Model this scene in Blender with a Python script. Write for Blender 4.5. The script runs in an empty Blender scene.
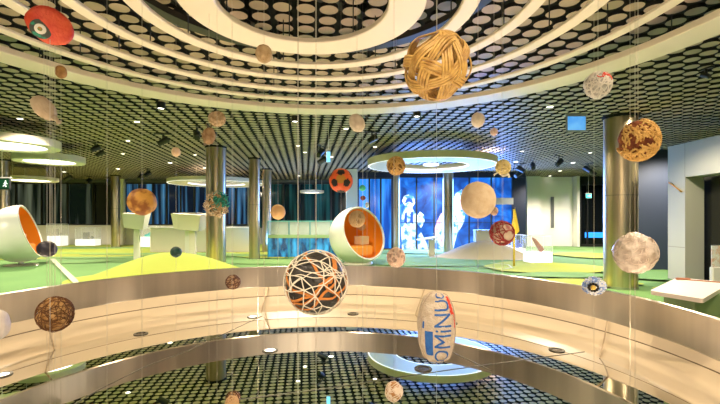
import bpy, math, random
from mathutils import Vector, Matrix, noise
PI = math.pi
random.seed(7)
S = bpy.context.scene
COL = S.collection
F, CX, HY, EYE = 416.0, 360.0, 218.0, 1.44      # focal length (px), image centre, horizon row, eye height (m)
CEIL = 3.54
OC = Vector((-0.436, 3.16, 0))                    # centre of the round well
MIR = 0.118

def at(x, y, Y):                                  # a pixel at distance Y -> point
    return Vector(((x-CX)/F*Y, Y, EYE-(y-HY)/F*Y))
def ground(x, y, z=0.0):                          # a pixel on a level plane -> point
    Y = (EYE-z)*F/(y-HY); return Vector(((x-CX)/F*Y, Y, z))

# ---------------------------------------------------------------- materials
MATS = {}
def mat(name, col, rough=0.6, metal=0.0, col2=None, scale=8.0, thr=None, bump=0.0, bscale=40.0, emit=0.0,
        detail=3.0, stretch=(1, 1, 1), coat=0.0, spec=None, transmission=0.0, alpha=1.0):
    if name in MATS: return MATS[name]
    m = bpy.data.materials.new(name); m.use_nodes = True
    nt = m.node_tree; b = nt.nodes['Principled BSDF']
    b.inputs['Base Color'].default_value = (*col, 1); b.inputs['Roughness'].default_value = rough
    b.inputs['Metallic'].default_value = metal
    if coat: b.inputs['Coat Weight'].default_value = coat
    if spec is not None: b.inputs['Specular IOR Level'].default_value = spec
    if transmission: b.inputs['Transmission Weight'].default_value = transmission
    if alpha < 1: b.inputs['Alpha'].default_value = alpha
    if emit:
        b.inputs['Emission Color'].default_value = (*col, 1); b.inputs['Emission Strength'].default_value = emit
    if col2 is not None or bump:
        tc = nt.nodes.new('ShaderNodeTexCoord'); mp = nt.nodes.new('ShaderNodeMapping')
        mp.inputs['Scale'].default_value = stretch
        nt.links.new(tc.outputs['Object'], mp.inputs['Vector'])
    if col2 is not None:
        n = nt.nodes.new('ShaderNodeTexNoise'); n.inputs['Scale'].default_value = scale; n.inputs['Detail'].default_value = detail
        r = nt.nodes.new('ShaderNodeValToRGB')
        lo, hi = thr if thr else (0.35, 0.65)
        r.color_ramp.elements[0].position = lo; r.color_ramp.elements[1].position = hi
        r.color_ramp.elements[0].color = (*col, 1); r.color_ramp.elements[1].color = (*col2, 1)
        nt.links.new(mp.outputs[0], n.inputs['Vector']); nt.links.new(n.outputs['Fac'], r.inputs[0])
        nt.links.new(r.outputs[0], b.inputs['Base Color'])
        if emit: nt.links.new(r.outputs[0], b.inputs['Emission Color'])
    if bump:
        n2 = nt.nodes.new('ShaderNodeTexNoise'); n2.inputs['Scale'].default_value = bscale
        bp = nt.nodes.new('ShaderNodeBump'); bp.inputs['Strength'].default_value = bump; bp.inputs['Distance'].default_value = 0.01
        nt.links.new(mp.outputs[0], n2.inputs['Vector']); nt.links.new(n2.outputs['Fac'], bp.inputs['Height'])
        nt.links.new(bp.outputs[0], b.inputs['Normal'])
    MATS[name] = m
    return m

# ---------------------------------------------------------------- mesh builder
class MB:
    def __init__(s): s.v = []; s.f = []; s.mi = []; s.sm = []
    def add(s, vs, fs, mi=0, smooth=False):
        o = len(s.v); s.v += [tuple(v) for v in vs]
        for f in fs: s.f.append(tuple(i+o for i in f)); s.mi.append(mi); s.sm.append(smooth)
        return s
    def box(s, lo, hi, mi=0, M=None):
        x0, y0, z0 = lo; x1, y1, z1 = hi
        vs = [Vector(p) for p in ((x0,y0,z0),(x1,y0,z0),(x1,y1,z0),(x0,y1,z0),(x0,y0,z1),(x1,y0,z1),(x1,y1,z1),(x0,y1,z1))]
        if M: vs = [M @ v for v in vs]
        return s.add(vs, [(0,3,2,1),(4,5,6,7),(0,1,5,4),(1,2,6,5),(2,3,7,6),(3,0,4,7)], mi)
    def rbox(s, lo, hi, r=0.02, mi=0, M=None):          # box with chamfered vertical edges and top
        x0,y0,z0 = lo; x1,y1,z1 = hi
        def loop(i, z):
            out = []
            for cx, cy, a0 in ((x1-r,y1-r,0),(x0+r,y1-r,90),(x0+r,y0+r,180),(x1-r,y0+r,270)):
                for k in range(4):
                    a = math.radians(a0+30*k); out.append(Vector((cx+(r-i)*math.cos(a), cy+(r-i)*math.sin(a), z)))
            return out
        L = [loop(r*.5, z0), loop(0, z0+r*.5), loop(0, z1-r*.5), loop(r*.5, z1)]
        vs = [v for l in L for v in l]
        if M: vs = [M @ v for v in vs]
        fs = [tuple(range(15,-1,-1)), tuple(range(48,64))]
        for j in range(3):
            for i in range(16):
                a = j*16+i; b = j*16+(i+1) % 16; fs.append((a, b, b+16, a+16))
        return s.add(vs, fs, mi)
    def lathe(s, prof, n=48, c=(0,0,0), mi=0, smooth=True, M=None, closed=False, a0=0.0, a1=2*PI, hard=None):
        if hard is None: hard = len(prof) <= 14 and smooth
        if hard:
            P = list(prof)+([prof[0]] if closed else [])
            for q in range(len(P)-1): s.lathe([P[q], P[q+1]], n, c, mi, smooth, M, False, a0, a1, False)
            return s
        c = Vector(c); full = abs(a1-a0-2*PI) < 1e-6; cols = n if full else n+1
        vs = []; m = len(prof)
        for i in range(cols):
            a = a0+(a1-a0)*i/n
            for r, z in prof: vs.append(Vector((c.x+r*math.cos(a), c.y+r*math.sin(a), c.z+z)))
        if M: vs = [M @ v for v in vs]
        fs = []
        for i in range(n):
            i2 = (i+1) % cols
            for j in range(m if closed else m-1):
                j2 = (j+1) % m
                fs.append((i*m+j, i2*m+j, i2*m+j2, i*m+j2))
        return s.add(vs, fs, mi, smooth)
    def tube(s, pts, r, n=6, closed=False, mi=0, flat=1.0, up=None, cap=True):
        P = [Vector(p) for p in pts]; k = len(P); vs = []
        rr = r if isinstance(r, (list, tuple)) else [r]*k
        pn = None
        for i in range(k):
            t = (P[(i+1) % k]-P[i-1]) if closed else (P[min(i+1,k-1)]-P[max(i-1,0)])
            if t.length < 1e-9: t = Vector((0,0,1))
            t.normalize()
            if up is not None: u = up[i] if isinstance(up, list) else up(P[i])
            else: u = pn if pn is not None else (Vector((0,0,1)) if abs(t.z) < .9 else Vector((1,0,0)))
            u = (u-t*u.dot(t))
            if u.length < 1e-6: u = t.orthogonal()
            u.normalize(); pn = u; w = t.cross(u)
            for j in range(n):
                a = 2*PI*j/n; vs.append(P[i]+w*(rr[i]*math.cos(a))+u*(rr[i]*flat*math.sin(a)))
        fs = []
        for i in range(k if closed else k-1):
            i2 = (i+1) % k
            for j in range(n):
                j2 = (j+1) % n; fs.append((i*n+j, i*n+j2, i2*n+j2, i2*n+j))
        if not closed and cap:
            fs.append(tuple(range(n-1,-1,-1))); fs.append(tuple(range((k-1)*n, k*n)))
        return s.add(vs, fs, mi, True)
    def sphere(s, c, rad, nu=24, nv=16, mi=0, fn=None, R=None):
        c = Vector(c); rad = rad if hasattr(rad, '__len__') else (rad,)*3
        vs = []
        def pt(th, ph):
            d = Vector((math.sin(th)*math.cos(ph), math.sin(th)*math.sin(ph), math.cos(th)))
            k = 1+(fn(d) if fn else 0)
            q = Vector((d.x*rad[0]*k, d.y*rad[1]*k, d.z*rad[2]*k))
            return c+(R @ q if R else q)
        vs.append(pt(0,0))
        for i in range(1, nv):
            for j in range(nu): vs.append(pt(PI*i/nv, 2*PI*j/nu))
        vs.append(pt(PI,0)); fs = []
        for j in range(nu): fs.append((0, 1+j, 1+(j+1) % nu))
        for i in range(nv-2):
            for j in range(nu):
                a = 1+i*nu+j; b = 1+i*nu+(j+1) % nu; fs.append((a, a+nu, b+nu, b))
        e = 1+(nv-1)*nu
        for j in range(nu): fs.append((e, e-nu+(j+1) % nu, e-nu+j))
        return s.add(vs, fs, mi, True)
    def build(s, name, mats, parent=None, loc=None):
        me = bpy.data.meshes.new(name); me.from_pydata(s.v, [], s.f)
        for m in (mats if isinstance(mats, (list, tuple)) else [mats]): me.materials.append(m)
        me.polygons.foreach_set('material_index', s.mi); me.polygons.foreach_set('use_smooth', s.sm)
        me.update()
        o = bpy.data.objects.new(name, me); COL.objects.link(o)
        if loc is not None: o.location = loc
        if parent is not None: o.parent = parent
        return o

def tag(o, label, cat, group=None, kind=None):
    if label: o['label'] = label
    if cat: o['category'] = cat
    if group: o['group'] = group
    if kind: o['kind'] = kind
    return o
def thing(name, label, cat, loc=(0,0,0), rz=0.0, group=None):
    o = bpy.data.objects.new(name, None); COL.objects.link(o); o.empty_display_size = .05
    o.location = loc; o.rotation_euler = (0,0,rz)
    return tag(o, label, cat, group)
def struct(name, mb, m, parent=None):
    o = mb.build(name, m, parent)
    if parent is None: o['kind'] = 'structure'
    return o
def lamp(kind, name, loc, energy, col=(1,.8,.6), size=.1, rot=(0,0,0), spot=None, blend=.6, size_y=None):
    l = bpy.data.lights.new(name, kind); l.energy = energy; l.color = col
    if kind == 'AREA':
        l.size = size
        if size_y: l.shape = 'RECTANGLE'; l.size_y = size_y
    else: l.shadow_soft_size = size
    if spot: l.spot_size = math.radians(spot); l.spot_blend = blend
    o = bpy.data.objects.new(name, l); COL.objects.link(o); o.location = loc; o.rotation_euler = rot
    return o

# ---------------------------------------------------------------- palette
M_steel = mat('brushed_steel', (.44,.40,.35), .28, .92, col2=(.64,.58,.50), scale=3, stretch=(1,1,.08), bump=.25, bscale=5)  # vertical colour streaks stand for reflections on the brushed metal
M_mirror = mat('mirror_floor', (.86,.86,.84), 0.0, 1.0)
M_beige = mat('beige_panel', (.60,.48,.31), .55)
M_cream = mat('cream_ring', (.76,.67,.55), .5)
M_creamw = mat('cream_white_paint', (.72,.68,.55), .5)
M_white = mat('white_lacquer', (.80,.78,.72), .35)
M_black = mat('black_void', (.010,.010,.011), .8)
M_blackm = mat('black_metal', (.02,.02,.02), .4)
M_disc = mat('olive_disc', (.42,.32,.23), .5)
M_bronze = mat('bronze_column', (.56,.44,.27), .28, 1.0, col2=(.72,.60,.40), scale=2, stretch=(6,6,.05))
M_green = mat('green_turf', (.10,.22,.065), .95, col2=(.14,.28,.08), scale=.35, bump=.3, bscale=300)
M_lime = mat('lime_turf', (.27,.34,.04), .95, col2=(.36,.41,.06), scale=.4, bump=.3, bscale=300)
M_lightgreen = mat('light_green_turf', (.20,.34,.07), .95, col2=(.26,.40,.08), scale=.4, bump=.3, bscale=300)
M_line = mat('white_line', (.45,.50,.34), .8)
M_wire = mat('steel_wire', (.62,.58,.48), .35, .3)
M_orange = mat('orange_fabric', (1.0,.32,.012), .7)
M_lampface = mat('lamp_diffuser', (1.0,.98,.90), .5, emit=2.2)
M_glow = mat('lamp_glow', (.93,.95,1.0), .5, emit=.7)
M_spot = mat('spot_lens', (1.0,.93,.82), .4, emit=4.0)
M_glass = mat('display_glass', (.92,1.0,.98), .03, alpha=.16)
M_glassb = mat('blue_glass', (.10,.45,.75), .05, alpha=.55)
M_win = mat('dark_window', (.010,.018,.016), .12, 0, col2=(.30,.34,.34), scale=1.2, stretch=(1.6,1,.12), thr=(.46,.74), emit=.10)  # pale reflection streaks put into the colour; slight emission lifts the glass
M_winb = mat('blue_window', (.008,.015,.04), .1, 0, col2=(.10,.36,.85), scale=1.5, stretch=(2.2,1,.08), thr=(.48,.72), emit=.22)  # blue reflections coloured in as streaks, brightened by low emission
M_wint = mat('teal_window', (.006,.02,.025), .1, 0, col2=(.04,.26,.30), scale=1.5, stretch=(1.8,1,.08), thr=(.5,.75))
M_navy = mat('navy_panel', (.006,.012,.035), .5)
M_slate = mat('slate_panel', (.028,.040,.075), .6)
M_grey = mat('grey_paint', (.32,.32,.30), .6)

# ================================================================= SETTING
def arc(n, r, c, a0=0, a1=2*PI): return [Vector((c[0]+r*math.cos(a0+(a1-a0)*i/n), c[1]+r*math.sin(a0+(a1-a0)*i/n))) for i in range(n+1)]
XL, XR, YB, YF = -27.0, 20.0, -5.0, 23.0
fl = MB(); N = 96; RO = 3.34
# floor with the round hole of the well
ang = sorted([2*PI*i/N for i in range(N)]+[math.atan2(y-OC.y, x-OC.x) % (2*PI) for x in (XL,XR) for y in (YB,YF)])
vi = []; vo = []
for a in ang:
    d = Vector((math.cos(a), math.sin(a))); t = 1e9
    if d.x > 1e-9: t = min(t, (XR-OC.x)/d.x)
    if d.x < -1e-9: t = min(t, (XL-OC.x)/d.x)
    if d.y > 1e-9: t = min(t, (YF-OC.y)/d.y)
    if d.y < -1e-9: t = min(t, (YB-OC.y)/d.y)
    vi.append((OC.x+RO*d.x, OC.y+RO*d.y, 0)); vo.append((OC.x+t*d.x, OC.y+t*d.y, 0))
n = len(ang)
fl.add(vi+vo, [(i, n+i, n+(i+1) % n, (i+1) % n) for i in range(n)])
# turf patches woven into the floor: (px, py, half width px, half depth m, material, rotation)
PZ = [0.003]
def patch(px, py, hw, hd, mi, rot=0.0, seed=0):
    c = ground(px, py); a = hw/F*c.y; z = PZ[0]; PZ[0] += .0015
    vs = []
    for i in range(64):
        t = 2*PI*i/64; k = 1+.16*noise.noise(Vector((math.cos(t)*1.3+seed*7.1, math.sin(t)*1.3, seed)))+.05*math.sin(3*t+seed)
        x, y = a*k*math.cos(t), hd*k*math.sin(t)
        X = c.x+x*math.cos(rot)-y*math.sin(rot); Y = c.y+x*math.sin(rot)+y*math.cos(rot)
        vs.append((min(max(X, XL+.1), XR-.1), min(max(Y, YB+.1), YF-.2), z))
    fl.add(vs, [tuple(range(64))], mi)
for p in [(40,250,190,4.6,1,.02,1),(150,247,150,3.2,1,0,33),(290,248,90,3.4,1,0,34),(90,248,70,.55,3,0,2),(20,244,60,.5,0,0,35),(160,254,80,.45,3,.03,3),(230,246,50,.5,3,0,36),(60,253.5,90,.35,2,-.02,4),(70,258,70,.35,3,0,37),(290,263,80,.5,3,0,38),(75,262,34,.5,3,0,31),(20,259,24,.5,1,0,5),
          (260,243,60,2.4,2,0,6),(245,247,45,1.0,1,0,7),(290,256,50,1.0,1,.1,8),(262,262,50,.7,3,0,9),
          (225,256,50,.5,3,0,10),(430,252,60,1.2,3,0,11),(440,262,90,1.3,0,0,12),(460,246,30,1.0,1,.2,13),
          (560,250,50,2.4,3,0,14),(560,250,22,1.0,0,0,15),(545,268,60,1.4,1,.1,16),(560,276,44,.5,3,0,17),(580,284,60,.6,1,0,18),
          (590,256,34,1.2,1,0,19),(650,276,40,1.0,0,0,20),(690,292,40,.4,1,.1,21),(610,300,30,.3,1,0,22)]:
    patch(*p)
def stripe(a, b, w, z=.045):
    d = (b-a).normalized(); nn = Vector((-d.y, d.x, 0))*w/2; q = Vector((0,0,z))
    fl.add([a+nn+q, a-nn+q, b-nn+q, b+nn+q], [(0,1,2,3)], 4)
stripe(ground(52,260), ground(78,286), .13)
stripe(ground(0,259.5), ground(66,261), .05); 
cpts = [ground(x, y) for x, y in ((395,267),(440,267),(480,268.5),(505,270.5),(512,269),(508,266),(490,264))]
for i in range(len(cpts)-1): stripe(cpts[i], cpts[i+1], .05)
floor = struct('floor', fl, [M_green, M_lime, M_lightgreen, mat('mid_green_turf', (.13,.27,.09), .95, col2=(.18,.32,.10), scale=.4), M_line])

# ceiling: dark slab with a square grid of hanging discs
ce = MB()
ce.add([(XL,YB,CEIL+.35),(XR,YB,CEIL+.35),(XR,YF,CEIL+.35),(XL,YF,CEIL+.35)], [(0,3,2,1)], 0)
sp = 0.231; th = math.radians(7.5); ca, sa = math.cos(th), math.sin(th)
vs = []; fs = []; fm = []
def disc(x, y, r, n, z=CEIL, h=.04):
    o = len(vs)
    for k in range(n):
        a = 2*PI*k/n; vs.append((x+r*math.cos(a), y+r*math.sin(a), z))
    fs.append(tuple(range(o+n-1, o-1, -1)))
    for k in range(n): vs.append((x+r*math.cos(2*PI*k/n), y+r*math.sin(2*PI*k/n), z+h))
    for k in range(n): k2 = (k+1) % n; fs.append((o+k, o+k2, o+n+k2, o+n+k))
for i in range(-140, 140):
    for j in range(-60, 130):
        u, v = i*sp, j*sp
        x = u*ca-v*sa; y = v*ca+u*sa+.05
        if y < .8 or y > YF-.3 or abs(x) > y*1.05+2.0 or x < XL+.3 or x > XR-.3: continue
        n = 18 if y < 7 else (12 if y < 12 else 8)
        disc(x, y, .094, n)
ce.add(vs, fs, 1)
for q, f in enumerate(ce.f):
    if q > 0 and len(f) == 4: ce.mi[q] = 0        # disc sides blackened: shade of the gaps put into the colour
# dark ducts and cable trays above the discs
for k in range(9):
    a = k*.7; c = OC+Vector((1.5*math.cos(a*2.1), 1.3*math.sin(a*1.7), 0)); M = Matrix.Translation((c.x, c.y, CEIL+.20)) @ Matrix.Rotation(a, 4, 'Z')
    ce.box((-1.1,-.07,-.05), (1.1,.07,.05), 2, M)
ceiling = struct('ceiling', ce, [M_black, M_disc, mat('duct_metal', (.10,.10,.11), .4, .7)])

# walls
def wallbox(name, x0, y0, x1, y1, z0, z1, m, t=.12):
    b = MB(); d = Vector((x1-x0, y1-y0, 0)); L = d.length; a = math.atan2(d.y, d.x)
    b.box((0, 0, z0), (L, t, z1), 0, Matrix.Translation((x0, y0, 0)) @ Matrix.Rotation(a, 4, 'Z'))
    return struct(name, b, m)
ZT = CEIL+.35
wallbox('wall_back', XL, YF, XR, YF, 0, ZT, M_grey)
wallbox('wall_left', XL-.12, YB, XL-.12, YF, 0, ZT, M_grey, -.12)
wallbox('wall_right', XR+.12, YB, XR+.12, YF, 0, ZT, M_grey)
wallbox('wall_front', XL, YB-.12, XR, YB-.12, 0, ZT, M_creamw, -.12)
YW = 22.6
def X(px, Y): return (px-CX)/F*Y
# low light parapet under the windows
b = MB(); b.box((X(-60,YW), YW-.10, .0), (X(204,YW), YW+.1, 1.05)); struct('wall_sill', b, M_creamw)
def window(i, p0, p1, m, z0=1.05, z1=3.36, Y=YW, bars=4, fm=None):
    fr = MB(); x0, x1 = X(p0,Y), X(p1,Y)
    for k in range(bars+1):
        x = x0+(x1-x0)*k/bars; fr.box((x-.04, Y-.10, z0), (x+.04, Y+.02, z1))
    fr.box((x0, Y-.10, z1-.08), (x1, Y+.02, z1)); fr.box((x0, Y-.10, z0), (x1, Y+.02, z0+.06))
    w = struct('window_%d' % i, fr, fm or M_blackm)
    g = MB(); g.box((x0, Y, z0), (x1, Y+.06, z1)); g.build('pane', m, w)
    return w
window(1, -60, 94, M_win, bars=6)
window(2, 95, 119, M_black, bars=1)
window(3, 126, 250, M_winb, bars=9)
window(4, 252, 347, M_wint, z0=.9, bars=6)
b = MB(); b.box((X(119,YW), YW-.3, 0), (X(126.5,YW), YW+.2, CEIL)); struct('wall_pier', b, M_creamw)
b = MB(); b.box((X(250,YW)-.05, YW-.3, 0), (X(254,YW), YW+.2, CEIL)); b.box((X(204,YW), YW-.05, 0), (X(347,YW), YW+.2, .9)); struct('trim_1', b, M_grey)
b = MB(); b.box((X(-60,YW), YW-.15, 3.36), (X(350,YW), YW+.2, CEIL-.02)); struct('trim_2', b, mat('dark_bulkhead', (.08,.085,.075), .6))
# cream pillar beside the screens
Yp = 17.5
b = MB(); b.rbox((X(346,Yp), Yp, 0), (X(357.5,Yp), Yp+.5, 3.5), .03); struct('wall_pillar', b, M_creamw)
YS = 19.0
window(5, 358, 392, mat('cyan_glazing', (.004,.05,.30), .1, 0, col2=(.03,.26,.85), scale=1.5, stretch=(2.2,1,.25), thr=(.4,.65), emit=.5), z0=0.0, Y=YS, bars=3, z1=3.3)
b = MB(); b.box((X(357,YS), YS-.15, 3.28), (X(524,YS), YS+.3, CEIL-.02)); struct('trim_3', b, M_navy)
b = MB(); b.box((X(511.5,YS), YS-.1, 0), (X(525,YS), YS+.2, 3.35)); struct('wall_navy_panel', b, M_navy)
YD = 21.0
b = MB(); b.box((X(524,YD), YD-.4, 0), (X(537,YD), YD+.1, CEIL-.03)); b.box((X(537,YD), YD-.05, 0), (X(574.5,YD), YD+.1, CEIL-.03)); b.box((X(572,YD), YD-.5, 0), (X(574.6,YD), YD+.1, CEIL-.03))
struct('wall_white', b, mat('white_wall', (.78,.75,.68), .6))
b = MB(); b.box((X(538,YD), YD-.11, .02), (X(571,YD), YD-.06, CEIL-.25)); d1 = struct('door_1', b, mat('white_door_leaf', (.80,.77,.72), .5))
b = MB(); b.rbox((X(549.5,YD), YD-.16, 1.44-10/F*YD), (X(552.8,YD), YD-.11, 1.44+21/F*YD), .03); b.build('door_handle', mat('grey_recess', (.14,.14,.15), .4), d1)
b = MB()
x0, x1 = X(574.6,YD), X(640,YD)
b.box((x0, YD-.12, 0), (x0+.28, YD, CEIL-.1)); b.box((x1-.2, YD-.12, 0), (x1, YD, CEIL-.1)); b.box((x0, YD-.12, 3.1), (x1, YD, CEIL-.02)); b.box((x0, YD-.12, 0), (x1, YD, .12))
b.box((x0+.58, YD-.1, 0), (x0+.64, YD, 3.2))
d2 = struct('door_2', b, M_blackm)
b = MB(); b.box((x0+.28, YD+.02, .12), (x1-.2, YD+.06, 3.1)); b.build('pane', mat('black_glass', (.006,.008,.008), .08), d2)
b = MB(); b.box((X(585,YD), YD-.02, .45), (X(604,YD), YD+.01, .72)); b.build('lit_strip', mat('blue_strip', (.02,.20,.75), .4, emit=1.2), d2)
# slate wall panel and white portal on the right hand side
b = MB(); b.box((X(634,11.6), 11.6, 0), (X(700,11.6), 11.75, 3.36)); struct('wall_slate', b, M_slate)
XP = 7.15
b = MB()
b.box((XP, 9.15, 0), (XP+.42, 9.66, 3.09)); b.box((XP, 3.0, 2.34), (XP+.42, 9.15, 3.09)); b.box((XP, 2.6, 0), (XP+.42, 3.0, 3.09))
wp = struct('wall_portal', b, mat('portal_paint', (.40,.40,.32), .6))
b = MB(); b.box((XP-.003, 9.155, .78), (XP+.001, 9.658, .795)); b.box((XP-.003, 9.15, 2.33), (XP+.001, 9.158, 3.09)); b.build('panel_joint', mat('joint_grey', (.25,.24,.2), .7), wp)
b = MB(); b.tube([at(669.5,183,9.55), at(682,192.5,9.25)], .012, 5); 
for v in range(len(b.v)): b.v[v] = (XP-.008, b.v[v][1], b.v[v][2])
b.tube([(XP-.012,9.62,2.26),(XP-.012,9.22,2.02)], .012, 5); o = b.build('painted_line', mat('orange_line', (.75,.38,.08), .6), wp)
b = MB(); b.box((XP+.5, 3.0, 0), (XP+.62, 9.6, 2.4)); struct('door_3', b, mat('dark_doorway', (.012,.013,.010), .25))
dr = bpy.data.objects['door_3']
b = MB(); b.rbox((XP+.44, 8.62, .3), (XP+.5, 8.70, 1.45), .015); b.build('door_handle', M_blackm, dr)

# ================================================================= THE ROUND WELL
wl = thing('well_balustrade', 'wide circular parapet of beige panels under a brushed steel handrail band around the mirrored well', 'balustrade', (OC.x, OC.y, 0))
b = MB(); b.lathe([(2.912,.466),(2.912,.74),(2.945,.745),(2.955,.735),(2.945,.46),(2.918,.455)], 160, closed=True)
b.build('steel_band', M_steel, wl)
b = MB(); b.lathe([(2.81,MIR-.005),(3.092,.286)], 160); b.lathe([(3.10,.294),(3.336,.488),(3.345,.495),(3.36,.488),(3.36,0)], 160)
b.lathe([(3.092,.286),(3.094,.282),(3.099,.288),(3.10,.294)], 160, mi=1)
for k in range(8):                              # panel joints at the brackets
    pass
b.build('beige_panel', [M_beige, mat('panel_shadow_gap', (.20,.14,.08), .8)], wl)
b = MB(); b.lathe([(3.343,.4952),(3.352,.4955),(3.352,.500),(3.343,.500)], 160, closed=True); b.build('top_trim', mat('pale_trim', (.85,.78,.66), .4), wl)
M_brk = mat('bracket_bronze', (.42,.31,.19), .4, .4)
def wellpt(r, z, deg): a = math.radians(deg); return Vector((r*math.cos(a), r*math.sin(a), z))
for a0, a1 in ((16.0,22.5),(64.8,64.5),(109.5,106.5),(159,155),(200,200),(245,245),(290,290),(335,335)):
    b = MB(); w = .006
    L = [(wellpt(2.815+.52*q/6, MIR+.004+(.492-MIR)*q/6, a0+(a1-a0)*q/6), a0+(a1-a0)*q/6) for q in range(7)]
    vs = []
    for p, dg in L:
        tg = Vector((-math.sin(math.radians(dg)), math.cos(math.radians(dg)), 0))*w; up = Vector((-math.cos(math.radians(dg)), -math.sin(math.radians(dg)), 1))*.004
        vs += [p-tg, p+tg, p+tg+up, p-tg+up]
    fs = [(4*q+c, 4*q+(c+1)%4, 4*q+4+(c+1)%4, 4*q+4+c) for q in range(6) for c in range(4)]+[(3,2,1,0),(24,25,26,27)]
    b.add(vs, fs); b.build('joint_strip', M_brk, wl)
    b = MB(); b.tube([wellpt(3.335,.49,a1), wellpt(3.20,.56,a1), wellpt(2.95,.60,a1)], .009, 6); b.build('bracket', M_brk, wl)
b = MB(); vs = [Vector((0,0,MIR))]+[Vector((2.812*math.cos(2*PI*i/160), 2.812*math.sin(2*PI*i/160), MIR)) for i in range(160)]
b.add(vs, [(0,1+i,1+(i+1)%160) for i in range(160)])
b.lathe([(2.812,MIR),(2.812,0.0)], 160)
mir = b.build('mirror_floor', M_mirror); mir.location = (OC.x, OC.y, 0)
tag(mir, 'large circular mirror laid flat inside the beige and steel parapet', 'mirror')
def seam(pts, w=.006):
    s = MB()
    P = [ground(x, y, MIR)-OC for x, y in pts]
    for i in range(len(P)-1):
        a, c = P[i], P[i+1]; d = (c-a).normalized(); nn = Vector((-d.y,d.x,0))*w/2; h = Vector((0,0,.0035))
        s.add([a+nn,a-nn,c-nn,c+nn,a+nn+h,a-nn+h,c-nn+h,c+nn+h], [(4,5,6,7),(0,3,2,1),(0,1,5,4),(1,2,6,5),(2,3,7,6),(3,0,4,7)])
    return s
for p in ([(62,412),(100,389),(147,366),(190,350),(262,316)], [(228,401),(330,388),(400,377),(470,367),(583,352),(640,345)], [(452,352),(492,371)]):
    seam(p).build('panel_seam', mat('seam_metal', (.16,.15,.12), .4, .5), mir)
M_up = mat('uplight_lens', (1.0,.90,.72), .3, emit=2.5)
def uplight(r, deg, lab, e):
    a = math.radians(deg); p = Vector((OC.x+r*math.cos(a), OC.y+r*math.sin(a), MIR))
    t = thing('floor_uplight', lab, 'uplight', p, 0, 'round uplights set in the mirror')
    b = MB(); b.lathe([(.052,-.0),(.052,.008),(.075,.008),(.078,.001),(.078,0)], 24); b.build('bezel', mat('uplight_bezel', (.10,.09,.07), .35, .8), t)
    b = MB(); b.lathe([(.0001,.004),(.052,.004)], 24); b.build('lens', M_up if e else mat('uplight_lens_dark', (.05,.045,.04), .2), t)
    l = lamp('SPOT', 'uplight_beam', (p.x, p.y, MIR+.02), 28, (1,.75,.50), .05, (PI,0,0), 120, .8)
for k, w in enumerate(['beside the right hand beige joint','nearest the lettered ball along the rim','at the middle of the far rim','left of the far middle along the rim','by the left part of the rim','at the far left rim under the pale ball']):
    uplight(2.60, 22.5+30*k, 'small round uplight set in the mirror '+w, k in (3,5))
for k in range(6, 12): 
    a = math.radians(22.5+30*k); lamp('SPOT', 'uplight_beam', (OC.x+2.6*math.cos(a), OC.y+2.6*math.sin(a), MIR+.02), 28, (1,.75,.50), .05, (PI,0,0), 120, .8)
uplight(1.09, 115, 'small round uplight in the mirror below the string wrapped ball', 1)
uplight(1.10, 26, 'small round uplight in the mirror where the large ring lamp reflects', 0)

# concentric rings under the ceiling
RINGS = [(.655,.94,3.06,.045,'innermost wide cream ceiling ring, the broad one around the centre'),
         (1.21,1.34,3.06,.03,'narrow cream ceiling ring next outside the broad innermost one'),
         (1.75,1.86,3.10,.03,'third narrow cream ceiling ring counted from the centre outwards'),
         (2.24,2.36,3.11,.03,'narrow cream ceiling ring fourth outwards from the centre'),
         (2.94,3.05,3.185,.03,'thin cream ceiling ring just inside the outermost broad one'),
         (3.66,4.04,3.23,.07,'outermost and largest broad cream ceiling ring')]
for r0, r1, z, h, lab in RINGS:
    t = thing('ceiling_ring', lab, 'ceiling ring', (OC.x, OC.y+.03, z), 0, 'concentric rings under the ceiling')
    b = MB(); e = .008
    b.lathe([(r0+e,0),(r1-e,0),(r1,e),(r1,h),(r0,h),(r0,e)], 160, closed=True); b.build('ring_body', M_cream, t)
    for k in range(8):
        a = 2*PI*k/8+.3; r = (r0+r1)/2; b = MB(); b.tube([(r*math.cos(a), r*math.sin(a), h), (r*math.cos(a), r*math.sin(a), CEIL+.34-z)], .006, 5); b.build('suspension_rod', M_blackm, t)
t = thing('lighting_track', 'dark curved lighting track above the second and third narrow cream rings', 'lighting track', (OC.x, OC.y, 3.34))
b = MB(); b.lathe([(1.52,0),(1.66,0),(1.66,.06),(1.52,.06)], 96, closed=True, smooth=False); b.build('curved_rail', M_blackm, t)
for k in range(6): b = MB(); b.box((-.02,-.02,.06),(.02,.02,.54),0,Matrix.Translation((1.59*math.cos(k),1.59*math.sin(k),0))); b.build('hanger', M_blackm, t)

# columns
def column(px, Y, dia, lab, group='steel columns'):
    p = ground(px, HY+EYE*F/Y); t = thing('steel_column', lab, 'column', (p.x, Y, 0), 0, group)
    b = MB(); r = dia/2; b.lathe([(r,0),(r,CEIL+.3)], 48); b.lathe([(r+.002,1.9),(r+.002,1.906)], 48, mi=1); b.build('column_shaft', [M_bronze, M_blackm], t)
    b = MB(); b.lathe([(r+.012,0),(r+.012,.05),(r,.05)], 48); b.build('base_collar', M_steel, t)
    b = MB(); b.lathe([(r+.0,CEIL-.05),(r+.03,CEIL-.05),(r+.03,CEIL+.3)], 32); b.build('head_collar', M_black, t)
column(216, 12.25, .56, 'round bronze steel column standing behind the bright green mound')
column(620.5, 8.6, .62, 'thickest round bronze steel column, beside the straw ball and slate wall')
column(115.5, 20.5, .40, 'slim distant steel column in front of the black window bay')
column(3, 15.0, .40, 'round steel column behind the egg chair at the far left')
column(254.5, 14.6, .37, 'round steel column just outside the glass stair railing')
column(267, 17.8, .40, 'slim steel column behind the corner of the glass stair railing')
column(396.5, 18.0, .28, 'slim steel column in front of the white figure on the screen')
column(448, 17.3, .43, 'steel column in front of the pink striped figure on the screen')

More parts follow.
